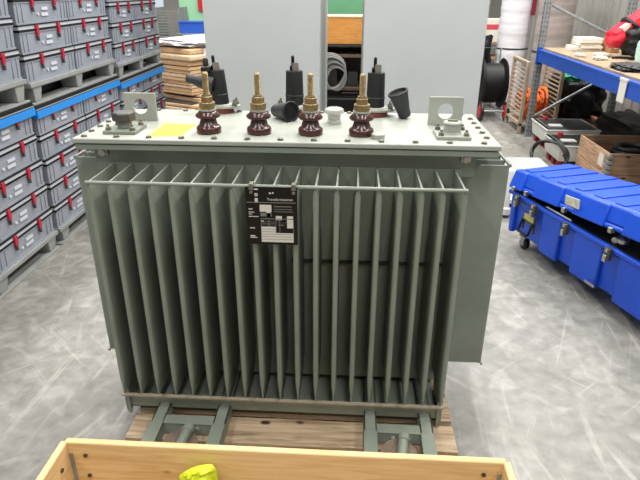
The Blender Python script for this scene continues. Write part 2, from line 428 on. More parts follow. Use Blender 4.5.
# (u, v) on the plate: u right 0..1, v down 0..1
def UV(u, v): return -.087+.163*u, .852-.197*v
def ub(mb, u0, v0, u1, v1, dy=0):
    x0, z1 = UV(u0, v0); x1, z0 = UV(u1, v1); return bar(mb, x0, x1, z0, z1, dy)
pw = MB()
for a in [(.17, .03, .25, .05), (.27, .30, .50, .42), (.40, .42, .48, .50), (.58, .49, .70, .56), (.80, .49, .92, .70), (.29, .68, .58, .955), (.58, .79, .92, .955), (.18, .19, .24, .27),
          (.05, .37, .13, .385), (.05, .425, .16, .437), (.05, .46, .12, .47), (.05, .50, .24, .512), (.06, .70, .16, .716), (.06, .84, .16, .856), (.06, .87, .2, .884), (.46, .09, .5, .115), (.52, .085, .55, .11), (.28, .575, .34, .60)]: ub(pw, *a)
part(pw, 'white_print', WHITE, RP, smooth=False)
part(MB().cyl((UV(.21, .13)[0], yb, UV(.21, .13)[1]), (UV(.21, .13)[0], yb-.0006, UV(.21, .13)[1]), .0055), 'round_mark', WHITE, RP)
part(MB().cyl((UV(.21, .13)[0], yb-.0006, UV(.21, .13)[1]), (UV(.21, .13)[0], yb-.001, UV(.21, .13)[1]), .0022), 'mark_centre', BLACKP, RP)
pg = MB()
ub(pg, .02, .255, .98, .268)
for a in [(.28, .44, .50, .50), (.55, .32, .90, .335), (.55, .37, .90, .38), (.55, .41, .92, .42), (.62, .60, .76, .61), (.62, .64, .74, .655),
          (.28, .535, .93, .548), (.28, .535, .29, .96), (.92, .535, .93, .96), (.575, .535, .585, .8), (.65, .535, .66, .8), (.28, .59, .58, .597), (.65, .60, .93, .606), (.28, .62, .56, .627), (.28, .645, .58, .65), (.43, .56, .45, .68)]: ub(pg, *a)
part(pg, 'grey_print', GREYP, RP, smooth=False)
pk = MB()
for v in (.72, .765, .81, .855, .9): ub(pk, .3, v, .91 if v > .79 else .57, v+.005, .0005)
part(pk, 'ruled_lines', GREYP, RP, smooth=False)
pt = MB()
def text(s, x, z, size, name, m, parent, y):
    cu = bpy.data.curves.new(name, 'FONT'); cu.body = s; cu.size = size; cu.extrude = .0003
    o = bpy.data.objects.new(name, cu); col.objects.link(o)
    me = bpy.data.meshes.new_from_object(o); bpy.data.objects.remove(o)
    me.materials.append(m) if not me.materials else None
    o = bpy.data.objects.new(name, me); col.objects.link(o); o.parent = parent
    o.rotation_euler = (PI/2, 0, 0); o.location = Vector((x, y, z))-OFF; return o
x, z = UV(.42, .225); text('Transformatoren', x, z, .0118, 'plate_lettering', WHITE, RP, yb-.0004)
for x in (-.068, .066):
    part(MB().box(x-.007, x+.007, -.022, .006, .842, .862).cyl((x, -.024, .835), (x, -.018, .835), .0055), 'plate_clip', BOLT, RP, bevel=.001)
# skid beams & wheels under the tank
for xa, xb in ((-.478, -.245), (.317, .523)):
    for x in (xa, xb):
        part(MB().box(x, x+.047, -.28, .62, -.068, -.06).box(x, x+.006, -.28, .62, -.114, -.06).box(x+.041, x+.047, -.28, .62, -.114, -.06).box(x-.001, x+.048, -.288, -.075, -.0605, -.0565), 'skid_beam', PAINT, bevel=.0015)
    cx = (xa+xb+.047)/2
    part(MB().box(xa+.047, xb, -.08, -.07, -.112, -.063).box(xa+.047, xb, -.08, -.035, -.067, -.061), 'cross_plate', PAINT, bevel=.001)
    part(MB().cyl((cx-.02, -.095, -.083), (cx-.02, -.079, -.083), .008).cyl((cx+.035, -.092, -.083), (cx+.035, -.079, -.083), .010), 'cross_bolt', PAINT)
    wl = part(MB().lathe([(.0, -.02), (.02, -.022), (.045, -.016), (.05, -.02), (.052, .014), (.045, .012), (.02, .02), (0, .02)], Matrix.Translation((cx-.005, -.165, -.088)) @ Matrix.Rotation(.12, 4, 'X') @ Matrix.Diagonal((1.25, 1.25, 1, 1)), 28), 'roller_wheel', IRON)
    part(MB().cyl((cx-.005, -.245, -.066), (cx+.012, -.125, -.052), .018, 16).cyl((cx+.012, -.13, -.052), (cx+.016, -.105, -.05), .021, 16), 'wheel_pin', PAINT, wl)
# not built: dark tube in place of the rating plate's shadow behind fins
0 and part(MB().tube([(.035, .2, .62), (.04, .15, .5), (.045, .13, .38), (.05, .16, .30)], .012), 'black_lead', BLACKR)

# ------------------------------------------------------------------ pallet under the transformer
def euro_pallet(name, loc, label, w=1.24, d=.8, mats=(WOODP, WOODPY), h=.144):
    t = thing(name, loc, label, 'pallet')
    ds = [0, .16, .33, .50, .66]
    for i in range(5):
        y = ds[i]; MB().box(-w/2, w/2, y, y+.135, h-.022, h).build('deck_board', mats[0], t, bevel=.003)
    for x in (-w/2, -.07, w/2-.145):
        MB().box(x, x+.145, 0, d, h-.044, h-.0221).build('stringer_board', mats[1], t, bevel=.002)
        for y in (0, .33, .66): MB().box(x, x+.145, y, y+.135, .0221, h-.0441).build('pallet_block', mats[0], t, bevel=.002)
    for y in (0, .35, .70): MB().box(-w/2, w/2, y, y+.1, 0, .022).build('bottom_board', mats[0], t, bevel=.002)
    return t
euro_pallet('wooden_pallet', (.042, -.105, FL), 'worn wooden pallet under the grey-green transformer', w=1.235)
# box pallet in the foreground
euro_pallet('wooden_pallet', (.074, -1.331, FL), 'wooden pallet under the pine collars in the foreground', w=1.2)
def collar(x0, x1, y0, y1, z0, label, name='pallet_collar', mats=(WOODC, WOODY), h=.195, holes=True, hinge=GALV):
    t = thing(name, ((x0+x1)/2, (y0+y1)/2, z0), label, 'wooden frame', None)
    hx, hy = (x1-x0)/2, (y1-y0)/2; th = .02
    for s in (1, -1):
        o = MB().box(-hx+.012, hx-.012, s*hy-(th if s > 0 else 0), s*hy+(0 if s > 0 else th), .002, h).build('long_board', mats[0], t, bevel=.004)
        MB().box(s*hx-(th if s > 0 else 0), s*hx+(0 if s > 0 else th), -hy+.012, hy-.012, .002, h-.001).build('short_board', mats[1], t, bevel=.004)
    for sx in (1, -1):
        for sy in (1, -1):
            cx, cy = sx*(hx-.006), sy*(hy-.006)
            m = MB().cyl((cx-sx*.004, cy-sy*.004, .004), (cx-sx*.004, cy-sy*.004, h-.012), .007, 12)
            # leaves on the inside faces
            m.box(min(cx-sx*.016, cx-sx*.026), max(cx-sx*.016, cx-sx*.026), cy-sy*.0155-.001, cy-sy*.0155+.001, .02, h-.04)
            hg = m.build('corner_hinge', hinge, t)
            rm = mat('rusty_rivet', (70, 56, 44), .6)
            for z in (h*.4, h*.78):
                MB().cyl((cx-sx*.062, cy-sy*.0145, z), (cx-sx*.062, cy-sy*.0185, z), .006, 10).build('rivet', rm, hg)
                MB().cyl((cx-sx*.0145, cy-sy*.062, z-.01), (cx-sx*.0185, cy-sy*.062, z-.01), .006, 10).build('rivet', rm, hg)
    return t
collar(-.526, .674, -1.331, -.531+.02, FL+.144, 'lower pine pallet collar of the foreground crate, hidden under the upper one')
collar(-.54, .688, -1.331, -.511, FL+.144+.196, 'upper pine pallet collar across the bottom of the photo, holding the lime sling')
# lime sling in the crate
def sling():
    m = MB(); n = 15; nx = 22; V = []; F = []
    for i in range(nx+1):
        u = i/nx
        for side in (0, 1):
            pass
    bm = m.bm; rows = []
    N = 40
    for i in range(nx+1):
        u = i/nx; x = -.05+.10*u
        top = .372-.045*(1-u)**2.2
        if u > .92: top -= (u-.92)*.15
        row = []
        for j in range(N+1):
            v = j/N; z = top*v
            rib = .006*math.sin(z*2*PI/.02+u*2)
            yb_ = -.022-rib - .018*math.sin(PI*u) + .03*max(0, v-.85)/.15*.6
            row.append((x+.008*v, yb_, z))
        back = [(p[0], .02-.02*max(0, (k_/N)-.85)/.15, p[2]) for k_, p in enumerate(row)]
        rows.append([bm.verts.new(p) for p in row+back[::-1]])
    K = len(rows[0])
    for a in range(nx):
        for b in range(K):
            bm.faces.new((rows[a][b], rows[a+1][b], rows[a+1][(b+1) % K], rows[a][(b+1) % K]))
    bm.faces.new(rows[0]); bm.faces.new(rows[-1][::-1])
    return m
o = sling().build('ribbed_sling', LIME, ang=60); o.location = (-.156, -.566, FL+.146)
tag(o, 'lime green ribbed fabric sling standing inside the foreground pine crate', 'sling')

# ------------------------------------------------------------------ storage cases on plastic pallets (left aisle)
def case_proto(w, h):
    t = thing('storage_case', (0, 0, 0), 'grey latched plastic case', 'storage case')
    hb = h-.038
    m = MB().frust((-.385, -.014, .012, w-.012), (-.392, -.006, .006, w-.006), 0, hb-.012)
    m.box(-.397, -.001, .003, w-.003, hb-.012, hb)                  # rim
    m.box(-.389, -.008, .008, w-.008, 0, .012)
    for y in (.035, .085, w-.095, w-.045): m.frust((-.02, -.007, y, y+.012), (-.02, -.002, y, y+.012), .012, hb-.01)
    m.build('case_body', CASE, t, smooth=False)
    MB().box(-.396, .0012, -.001, w+.001, hb-.004, hb+.010).box(-.396, .001, -.001, w+.001, h-.009, h-.0005).build('seam_shadow', BLK, t, smooth=False)  # black strips stand in for the shadow lines along the lid joints
    MB().box(-.4, .0, .0, w, hb+.009, hb+.016).box(-.397, -.002, .003, w-.003, hb+.016, h-.012).box(-.4, 0, 0, w, h-.012, h-.006)  .build('case_lid', CASEL, t, smooth=False)
    for f in (.30, .72):
        y = w*f
        l = MB().frust((-.002, .010, y-.013, y+.013), (-.002, .013, y-.016, y+.016), hb-.035, h-.008).build('latch', REDL, t, bevel=.002)
        MB().box(-.004, .009, y-.008, y+.008, hb-.062, hb-.037).cyl((0, y, hb-.06), (.011, y, hb-.06), .005, 8).build('latch_hook', DBOLT, l)
    st = MB().box(-.0075, -.0045, w*.46, w*.46+.085, hb*.30, hb*.45).box(-.0065, -.0035, w*.46+.01, w*.46+.088, hb*.56, hb*.71).cyl((-.012, w*.40, hb*.4), (-.004, w*.40, hb*.4), .010, 10)
    st.build('sticker', STK, t, smooth=False)
    return t
def plastic_pallet(w, h, label, group=None):
    t = thing('plastic_pallet', (0, 0, 0), label, 'pallet', group)
    MB().box(-.8, .008, 0, w, h-.028, h).box(-.79, .0, .01, w-.01, h-.034, h-.028).build('deck', PALP, t, bevel=.003)
    for y in (.01, w/2-.07, w-.15):
        for x in (-.14, -.47, -.79): MB().frust((x+.01, x+.13, y+.04, y+.11), (x, x+.14, y+.02, y+.13), .014, h-.028).build('foot', PALP, t, bevel=.004)
    for x in (-.14, -.79): MB().box(x, x+.144, 0, w, 0, .0135).build('skid', PALP, t, bevel=.002)
    MB().box(-.65, -.145, .03, w-.03, .02, h-.034).build('opening_shade', BLK, t)  # black block painted in for the shade inside the pallet openings
    return t
XF = -1.79
pals = [('A', .46, .665, 1.00, 'nearest'), ('B', 1.835, .675, .968, 'middle'), ('C', 3.235, .585, .925, 'farthest')]
ordn = ['bottom', 'second', 'third', 'fourth', 'top']
for key, y0, w, zs, where in pals:
    hl, hu = .17*zs, .1775*zs
    for tier in (0, 1):
        zb = FL if tier == 0 else FL+1.012*zs
        ph = .131*zs if tier == 0 else .142*zs
        pp = plastic_pallet(2*w+.01, ph, '%s grey plastic pallet in the %s stack of grey cases' % ('floor-level' if tier == 0 else 'upper', where), 'plastic pallets of the case stacks')
        pp.location = (XF, y0, zb)
        h = hl if tier == 0 else hu; n = 5 if tier == 0 else 4
        pr = case_proto(w, h); first = True
        for c_ in range(2):
            for i in range(n):
                o = pr if first else copy_tree(pr); first = False
                o.location = (XF+random.uniform(-.004, .004), y0+c_*(w+.008), zb+ph+i*h)
                lev = (ordn[i] if n == 5 else ['bottom', 'second', 'third', 'top'][i])
                if lev in ('second', 'third', 'fourth'): lev += ' from bottom'
                o['label'] = 'grey red-latched case, %s of %s tier, %s column of %s pallet' % (lev, 'lower' if tier == 0 else 'upper', 'nearer' if c_ == 0 else 'farther', where)
                o['group'] = 'grey red-latched storage cases'
        if tier == 0:
            zt = zb+ph+5*h
            t = thing('cover_tray', (XF, y0, zt), 'black cover tray on the lower tier of the %s case stack' % where, 'tray', 'cover trays on the case stacks')
            MB().box(-.8, .012, -.005, 2*w+.015, .006, FL+1.012*zs-zt-.001).build('tray_body', BLK, t, bevel=.002)
            MB().box(-.8, .014, -.007, 2*w+.017, .0, .007).build('tray_edge', PALP, t)
            b = thing('blue_band', (XF, y0, zt-.052), 'bright blue band around the top cases of the %s stack' % where, 'band', 'blue bands on the case stacks')
            MB().box(.0145, .0175, -.006, 2*w+.016, 0, .048).box(-.4, .0175, -.009, -.006, 0, .048).box(-.4, .0175, 2*w+.016, 2*w+.019, 0, .048).build('strap', BLUEB, b, bevel=.001)

# ------------------------------------------------------------------ timber stack (behind left)
tx, ty = -2.42, 6.2
STK_ITEMS = []
euro = thing('timber_skid', (tx-.15, ty-.05, FL), 'low timber skid under the sheet stack behind the case stacks', 'pallet')
MB().box(-.1, 1.0, 0, 1.3, .09, .115).build('deck', PALE, euro)
for x in (-.1, .4, .86): MB().box(x, x+.14, 0, 1.3, 0, .09).build('runner', PALE, euro)
z = FL+.115
ns = 12
for i in range(ns):
    th = 1.0*[.05, .03, .045, .028, .022, .05, .03, .048, .035, .04, .045, .04][i]
    dx = [.28, .30, .1, .05, .0, .0, .01, -.02, 0, .02, 0, .01][i]
    dy = [-.25, -.2, .05, .1, 0, .02, 0, .02, -.01, .0, .02, 0][i]
    o = MB().box(-.35, .42 if i > 3 else .5, 0, 1.15, .0015, th).build('board_panel', PLYW if i % 3 else PALE, smooth=False)
    MB().box(-.33, .38, .03, 1.1, th, th+.008).build('gap_shade', DARK, o)  # dark slab fills the gap between boards in place of shade
    o.location = (tx+.3+dx*.6, ty+dy, z); o.rotation_euler = (0, 0, math.radians(random.uniform(-2, 2)+(6 if i < 2 else 0)))
    tag(o, 'plywood panel, %s in the sheet stack behind the cases' % (['bottom', 'second', 'third', 'fourth', 'fifth', 'sixth', 'seventh', 'eighth', 'ninth', 'tenth', 'eleventh', 'twelfth'][i]+('' if i == 0 else ' from bottom')), 'board', 'panels in the timber stack')
    z += th+.0085
    if i in (5, 7, 9, 10): z += .0
def lump(x, y, z_, sx, sy, sz, name, m, label, cat, amp=.25, seed=0, n=3, rz=0, tilt=0, parent=None, fr=2.2):
    bm = bmesh.new(); bmesh.ops.create_cube(bm, size=2)
    bmesh.ops.subdivide_edges(bm, edges=bm.edges[:], cuts=11, use_grid_fill=True)
    for v in bm.verts:
        p = v.co.copy(); q = p.normalized()
        p = p.lerp(q*1.2, .45)
        d = noise.noise(p*fr+Vector((seed*3.1, seed, 0)))*amp+noise.noise(p*fr*2.6+Vector((seed, 0, 5)))*amp*.5
        p = p*(1+d); v.co = Vector((p.x*sx, p.y*sy, p.z*sz))
    mz = min(v.co.z for v in bm.verts)
    bmesh.ops.translate(bm, verts=bm.verts[:], vec=(0, 0, -mz))
    for v in bm.verts: v.co.z = max(v.co.z, .0)
    m_ = MB(); m_.bm.free(); m_.bm = bm
    o = m_.build(name, m, parent, ang=70, sub=0); o.location = (x, y, z_); o.rotation_euler = (0, tilt, rz)
    if label: tag(o, label, cat)
    return o
for i in range(3):
    o = MB().box(-.36, .45, 0, 1.1, .001, .075).build('timber_bundle', PALE if i % 2 else PLYW, bevel=.02)
    o.location = (tx+.3+[-.02, .03, 0][i], ty+[0, -.03, .02][i], z); z += .076
    tag(o, 'pale timber bundle, %s of three on top of the sheet stack' % ['lowest', 'middle', 'highest'][i], 'timber', 'bundles on the timber stack')
lump(tx+.34, ty+.5, z, .4, .5, .05, 'plastic_film', WRAP, 'crumpled white plastic film on top of the timber stack', 'plastic film', .2, 3, fr=1.6)
o = MB().box(0, .012, 0, .09, 0, .42).box(-.08, .012, 0, .09, .42, .425).build('white_strap', WRAP)
o.location = (tx+.76, ty+.25, z-.43); tag(o, 'white plastic strip hanging down the side of the timber stack', 'strip')
Rm = Matrix.Translation((-1.99, 6.1, 0)) @ Matrix.Rotation(math.radians(-32), 4, 'Z') @ Matrix.Translation((-tx-.72, -ty, 0))
for o in list(col.objects):
    if o.parent is None and o.name.split('.')[0] in ('timber_skid', 'board_panel', 'timber_bundle', 'plastic_film', 'white_strap'):
        p_ = Rm @ Vector(o.location); o.location = p_; o.rotation_euler.z += math.radians(-32)
# far things above the timber stack
t = thing('green_partition', (-2.9, 9.0, FL), 'pale green partition panel behind the timber stack', 'partition')
MB().box(0, 1.2, 0, .04, 0, 1.6).build('panel', mat('pale_green', (150, 200, 160), .6), t)
MB().box(0, 1.2, -.01, .05, 1.6, 1.64).build('top_rail', GALV, t)
t = thing('wire_basket', (-3.45, 8.4, FL+.7505), 'grey mesh basket above the timber stack', 'basket')
for i in range(12): MB().box(.02, .7, -.004, .0, .04+i*.045, .055+i*.045).build('bar', HOSE, t)
MB().box(0, .72, .0, .5, 0, .03).box(0, .02, 0, .5, 0, .6).box(.7, .72, 0, .5, 0, .6).box(0.3, .34, -.008, .5, 0, .6).build('basket_frame', HOSE, t)
t = thing('blue_crate', (-2.72, 8.3, FL+.95), 'blue plastic crate behind the timber stack', 'crate')
MB().frust((0, .4, 0, .3), (-.01, .41, -.01, .31), 0, .17).build('crate_body', BLUEC, t, bevel=.005)
MB().box(-.02, .42, -.02, .32, .17, .185).build('rim', BLUEC, t)
t = thing('storage_shelf', (-3.6, 8.15, FL), 'grey steel shelf carrying the mesh basket and blue crate', 'shelf')
MB().box(0, 1.4, 0, .7, .72, .75).build('shelf_board', GALV, t); MB().box(.84, 1.4, .02, .6, .93, .95).box(.84, .86, .02, .6, .75, .93).box(1.38, 1.4, .02, .6, .75, .93).build('riser', GALV, t)
for x in (0, 1.36):
    for y in (0, .66): MB().box(x, x+.04, y, y+.04, 0, .72).build('leg', GALV, t)
t = thing('bright_window', (-4.6, 9.2, FL), 'pale blue panel in place of a bright window behind the grey cases', 'window')
MB().box(0, 1.35, 0, .03, .0, 1.9).build('window_panel', mat('bright_window_blue', (196, 212, 224), .4), t); MB().box(0, 1.35, -.02, .04, 1.9, 1.93).build('window_rail', GALV, t)  # pale sheet whose colour stands in for the brightness of a window
t = thing('red_sign', (-2.55, 8.96, FL+1.4), 'small red board on the pale green partition', 'sign')
MB().box(0, .3, 0, .02, -.12, .12).build('sign_board', REDP, t)

# ------------------------------------------------------------------ two tall grey cabinets
def cabinet(x0, x1, y0, dep, label):
    t = thing('tall_cabinet', ((x0+x1)/2, y0, FL), label, 'cabinet'); w = (x1-x0)/2
    MB().box(-w, w, .02, dep, .08, 2.1).build('body', CABG, t, bevel=.004)
    MB().box(-w+.003, w-.003, 0, .02, .09, 2.09).build('door', CABG, t, bevel=.004)
    MB().box(-w+.02, w-.02, .04, dep-.02, 0, .08).build('plinth', DARK, t)
    MB().box(w-.07, w-.05, -.025, 0, 1.65, 1.8).build('handle', DBOLT, t, bevel=.003)
    return t
cabinet(-1.105, -.064, 3.6, 1.45, 'tall plain grey steel cabinet behind the transformer, the left one')
cabinet(.32, 1.388, 3.6, 1.2, 'tall plain grey steel cabinet behind the transformer, the right one')
# gap between cabinets
t = thing('dark_shelving', (.13, 6.0, FL), 'dark steel shelving seen through the gap between the two grey cabinets', 'shelving')
for x in (-.5, .52): 
    for y in (0, .6): MB().box(x, x+.04, y, y+.04, 0, 1.0).build('upright', DARK, t)
for zz in (.42, .84, .97): MB().box(-.5, .56, -.01, .65, zz, zz+.035).build('shelf_board', BROWNS if zz < .9 else DARK, t)
MB().box(-.48, .54, .63, .65, 0, .97).build('back_panel', DARK, t)
t = thing('plywood_box', (.13, 6.0, FL+1.006), 'orange plywood box on the shelving in the gap between the grey cabinets', 'box')
MB().box(-.42, .42, 0, .5, 0, .32).build('box_body', OWOOD, t, bevel=.004); MB().box(-.43, .43, -.01, .51, .32, .335).build('box_lid', PALE, t)
t = thing('green_machine', (.2, 7.0, FL), 'green machine housing above the orange plywood box', 'machine')
MB().box(-.7, .7, 0, .6, .3, 1.9).build('housing', GREEN, t, bevel=.02); MB().box(-.7, .7, -.03, 0, 1.28, 1.3).build('ledge', GREEN, t); MB().box(-.72, .72, .02, .6, 0, .3).build('machine_base', DARK, t)
m = MB()
for i in range(9):
    r = .19-.008*i; pts = [(-.17+.01*i+.25*r*math.sin(a*3)*.2+r*math.cos(a), -.03-.018*(i % 3), .70+r*1.15*math.sin(a)-.012*i) for a in [2*PI*q/28 for q in range(28)]]
    m.tube(pts, .012, 6, closed=True)
o = m.build('cable_coil', HOSE); o.location = (.11, 5.93, FL-.02); tag(o, 'grey cable coil hanging in the gap between the two grey cabinets', 'cable')
t = thing('black_toolbox', (.2, 5.7, FL), 'black box on the floor in the gap between the cabinets', 'box')
MB().box(-.3, .3, 0, .25, 0, .36).build('box_body', BLK, t, bevel=.015); MB().tube([(-.1, .12, .36), (-.1, .12, .41), (.1, .12, .41), (.1, .12, .36)], .012).build('handle', BLK, t)
for i, (x, zz, s) in enumerate([(-.2, .455, .2), (.1, .455, .16), (.3, .455, .12)]):
    o = MB().frust((-s/2, s/2, 0, .25), (-s/2+.02, s/2-.02, .02, .23), 0, s*1.2).build('dark_casting', [DARK, GREYR, DARK][i], bevel=.012)
    o.location = (.13+x, 6.1, FL+zz+.001); tag(o, 'dark machine part on the middle shelf between the cabinets, ' + ['leftmost', 'in the middle', 'rightmost'][i], 'machine part', 'dark parts on the shelving')

# ------------------------------------------------------------------ blue trunk (right)
ang = math.atan2(-1.137, .375)      # long axis towards camera
L = 1.55; W = .46
# local frame: X = long axis, Y = toward the back right, Z up
tr = thing('transport_chest', (1.372, 2.105, FL), 'long blue moulded plastic trunk on castors with its lid ajar', 'chest', None, rz=ang)
b = MB()
b.frust((.02, L-.02, .02, W-.02), (0, L, 0, W), .11, .40)
b.build('trunk_body', BLUET, tr, bevel=.02, seg=3)
# raised panels between recesses on the face (facing the aisle = local -Y)
if 1:
    for (a, c) in ((.015, .075), (.37, .56), (.68, .92), (1.04, 1.30), (1.42, 1.535)):
        MB().frust((a+.01, c-.01, -.012, .03), (a, c, -.015, .03), .105, .385).build('face_rib', BLUET, tr, bevel=.012, seg=3)
MB().box(-.014, L+.014, -.024, W+.014, .375, .402).build('body_rim', BLUET, tr, bevel=.008, seg=3)
MB().box(.02, L-.02, .0, W-.02, .399, .406).build('black_lining', BLK, tr)
for i, x in enumerate((.115, .30, .62, .98, 1.36)):
    l = MB().box(x-.022, x+.022, -.046, -.02, .33, .40).build('latch', DBOLT, tr, bevel=.004)
    MB().cyl((x, -.05, .385), (x, -.02, .385), .011, 12).box(x-.012, x+.012, -.055, -.045, .32, .36).build('latch_tongue', CHROME, l, bevel=.002)
l = MB().box(.21, .215, -.034, -.02, .2, .32).box(.325, .33, -.034, -.02, .2, .32).box(.21, .33, -.034, -.02, .255, .27).build('handle', DBOLT, tr)
MB().tube([(.215, -.04, .27), (.215, -.062, .2), (.225, -.066, .19), (.315, -.066, .19), (.325, -.062, .2), (.325, -.04, .27)], .009, 8).build('grip', BLK, l)
MB().box(.22, .32, -.037, -.034, .275, .315).build('handle_label', mat('dull_yellow', (170, 160, 90), .5), l)
MB().box(.86, .94, -.035, -.03, .13, .145).build('nameplate', CHROME, tr)
# lid: pivot at the back, raised towards the near end
li = MB()
lidM = Matrix.Translation((-.01, .01, .418)) @ Matrix.Rotation(math.radians(-4.3), 4, 'Y') @ Matrix.Rotation(math.radians(2), 4, 'X')
li.box(0, L+.02, -.03, W-.01, 0, .03, lidM); li.frust((.005, L+.015, -.02, W-.015), (.03, L-.01, .015, W-.05), .03, .128, lidM)
lid = li.build('trunk_lid', BLUET, tr, bevel=.015, seg=3)
if 1:
    for (a, c) in ((.0, .15), (.26, .53), (.65, .91), (1.04, 1.30), (1.42, 1.55)):
        MB().frust((a, c, -.045, .03), (a+.01, c-.01, .0, .05), .005, .124, lidM).build('lid_rib', BLUET, lid, bevel=.01, seg=3)
for i in range(9):
    x0 = .08+i*.165
    MB().prism([(x0, .03), (x0+.07, .03), (x0+.10, W-.07), (x0+.03, W-.07)], .124, .136, 'z', lidM).build('lid_top_rib', BLUET, lid, bevel=.004)
for x in (.06, .20, .585, .97, 1.36):
    MB().box(x-.013, x+.013, -.05, -.02, -.010, .022, lidM).build('lid_latch', CHROME, lid, bevel=.004)
MB().box(.60, .72, -.049, -.044, .05, .105, lidM).build('lid_label', mat('grey_label', (190, 190, 170), .5, var=.2, scale=60), lid)
for (x, y) in ((.13, .07), (L-.13, .07), (.13, W-.07), (L-.13, W-.07)):
    c = MB().box(x-.035, x+.035, y-.03, y+.03, .088, .1).box(x-.02, x+.02, y-.026, y-.021, .03, .09).box(x-.02, x+.02, y+.021, y+.026, .03, .09).build('castor', GALV, tr)
    MB().cyl((x, y-.018, .04), (x, y+.018, .04), .04, 24).build('castor_wheel', BLACKR, c, bevel=.005)
    MB().cyl((x, y-.0275, .04), (x, y+.0275, .04), .016, 16).build('wheel_hub', GALV, c)
def trp(x, y, z_):
    return Matrix.Translation(tr.location) @ Matrix.Rotation(ang, 4, 'Z') @ Vector((x, y, z_))
# things showing in the gap
o = MB().cyl(trp(.95, .02, .425), trp(.93, .12, .425), .018, 20).lathe([(.02, 0), (.03, .01), (.032, .03), (.0, .05)], Matrix.Translation(trp(1.0, .03, .424)), 20).build('metal_fitting', CHROME)
tag(o, 'shiny metal fitting on the rim of the open blue trunk', 'fitting')
o = MB().cyl(trp(.38, .0, .412), trp(.62, -.0, .412), .005, 8).build('white_rod', OFFW)
tag(o, 'thin white rod lying along the opening of the blue trunk', 'rod')

# beige trolley with pipe behind the trunk end
t = thing('white_trolley', (1.75, 3.0, FL), 'low off-white trolley with upright pipe behind the blue trunk end', 'trolley')
MB().box(-.2, .25, -.2, .5, .12, .24).build('trolley_body', OFFW, t, bevel=.02)
MB().box(-.17, .22, -.17, .47, .24, .25).build('trolley_top', mat('trolley_grey', (170, 172, 170), .5), t)
MB().lathe([(.03, 0), (.03, .34), (.022, .36), (0, .37)], Matrix.Translation((-.27, -.40, .03)), 18).lathe([(.045, .0), (.045, .05), (.03, .06)], Matrix.Translation((-.27, -.40, .03)), 18).box(-.28, -.17, -.42, -.15, .12, .15).build('pipe', OFFW, t)
MB().lathe([(.05, 0), (.06, .02), (.06, .16), (.05, .2), (0, .21)], Matrix.Translation((-.25, -.22, .0)), 20).build('dark_canister', DGREEN, t)
for x in (-.15, .2):
    for y in (-.15, .45): MB().cyl((x-.02, y, .06), (x+.02, y, .06), .06, 20).build('wheel', BLACKR, t)

# ------------------------------------------------------------------ grey equipment boxes, cable coil, timber crate
def eq_box(x0, x1, y0, y1, zt, label, h=.15):
    t = thing('equipment_box', ((x0+x1)/2, (y0+y1)/2, FL), label, 'box'); hx, hy = (x1-x0)/2, (y1-y0)/2; zt -= FL
    MB().frust((-hx+.02, hx-.02, -hy+.02, hy-.02), (-hx, hx, -hy, hy), zt-h, zt-.012).box(-hx-.006, hx+.006, -hy-.006, hy+.006, zt-.03, zt-.012).build('box_body', OFFW, t, bevel=.006)
    MB().box(-hx+.03, hx-.03, -hy+.03, hy-.03, zt-.012, zt-.006).build('grid_mat', GRIDM, t)
    g = MB()
    for i in range(9): g.box(-hx+.05, hx-.05, -hy+.05+i*(2*hy-.1)/9, -hy+.065+i*(2*hy-.1)/9, zt-.006, zt)
    g.build('grid_bars', DARK, t)
    MB().box(-hx+.06, -hx+.2, -hy+.1, -hy+.2, zt-.006, zt+.012).build('switch_panel', OFFW, t, bevel=.004)
    MB().lathe([(.03, 0), (.028, .035), (0, .04)], Matrix.Translation((-hx+.12, hy-.12, zt-.004)), 16).build('red_knob', REDP, t)
    for sx in (-1, 1):
        for sy in (-1, 0, 1):
            MB().box(sx*(hx-.07)-.035, sx*(hx-.07)+.035, sy*(hy-.09)-.04, sy*(hy-.09)+.04, 0, zt-h).build('red_foot', mat('dark_red_plastic', (150, 34, 48), .5), t, bevel=.01)
    return t
eq_box(2.40, 2.98, 4.62, 5.22, 0.0, 'light grey grid-topped box on red feet beside the rack post', .18)
eq_box(2.31, 2.86, 3.93, 4.42, 0.0, 'light grey grid-topped box on red feet next to the timber crate', .18)
m = MB()
for i in range(4):
    pts = [(.15*math.cos(a)*(1+.05*i), .2*math.sin(a)*(1-.04*i), .015+.014*i+.05*max(0, math.sin(a+1+i*.4))) for a in [2*PI*q/32 for q in range(32)]]
    m.tube([(p_[0], p_[1], .02+p_[2]+.12*(1+p_[1]/.2)) for p_ in pts], .011, 6, closed=True)
m.tube([(.15, .05, .2), (.17, -.02, .15), (.16, -.1, .05), (.12, -.2, .011)], .011, 6)
o = m.build('black_cable_coil', BLACKR); o.location = (2.15, 3.72, FL); tag(o, 'black cable coil on the floor between the grey boxes and blue trunk', 'cable')
CX0, CX1, CY0, CY1 = 2.46, 3.5, 3.16, 3.86
WCR = wood('crate_boards_weathered', (206, 168, 136), (140, 100, 74), 'y'); WCX = wood('crate_boards_weathered_end', (150, 120, 92), (110, 84, 60), 'x')
collar(CX0, CX1, CY0, CY1, FL, 'lower weathered pallet collar behind the blue trunk', mats=(WCX, WCR), h=.19, hinge=GALV)
collar(CX0, CX1, CY0, CY1, FL+.191, 'upper weathered pallet collar behind the blue trunk, white paper on its side', mats=(WCX, WCR), h=.19, hinge=GALV)
o = MB().box(-.002, 0, 0, .1, 0, .11).build('paper_sheet', PAPER, smooth=False); o.location = (CX0-.001, CY0+.1, FL+.235); tag(o, 'white paper sheet on the side of the weathered crate', 'paper')
for i in range(3):
    z0 = FL+.05+i*.09
    for cx_, n_ in ((CX0-.004, 0),):
        pass
t = thing('hinge_straps', (CX0, CY0, FL), 'grey steel hinge column on the near corner of the weathered crate', 'hinge')
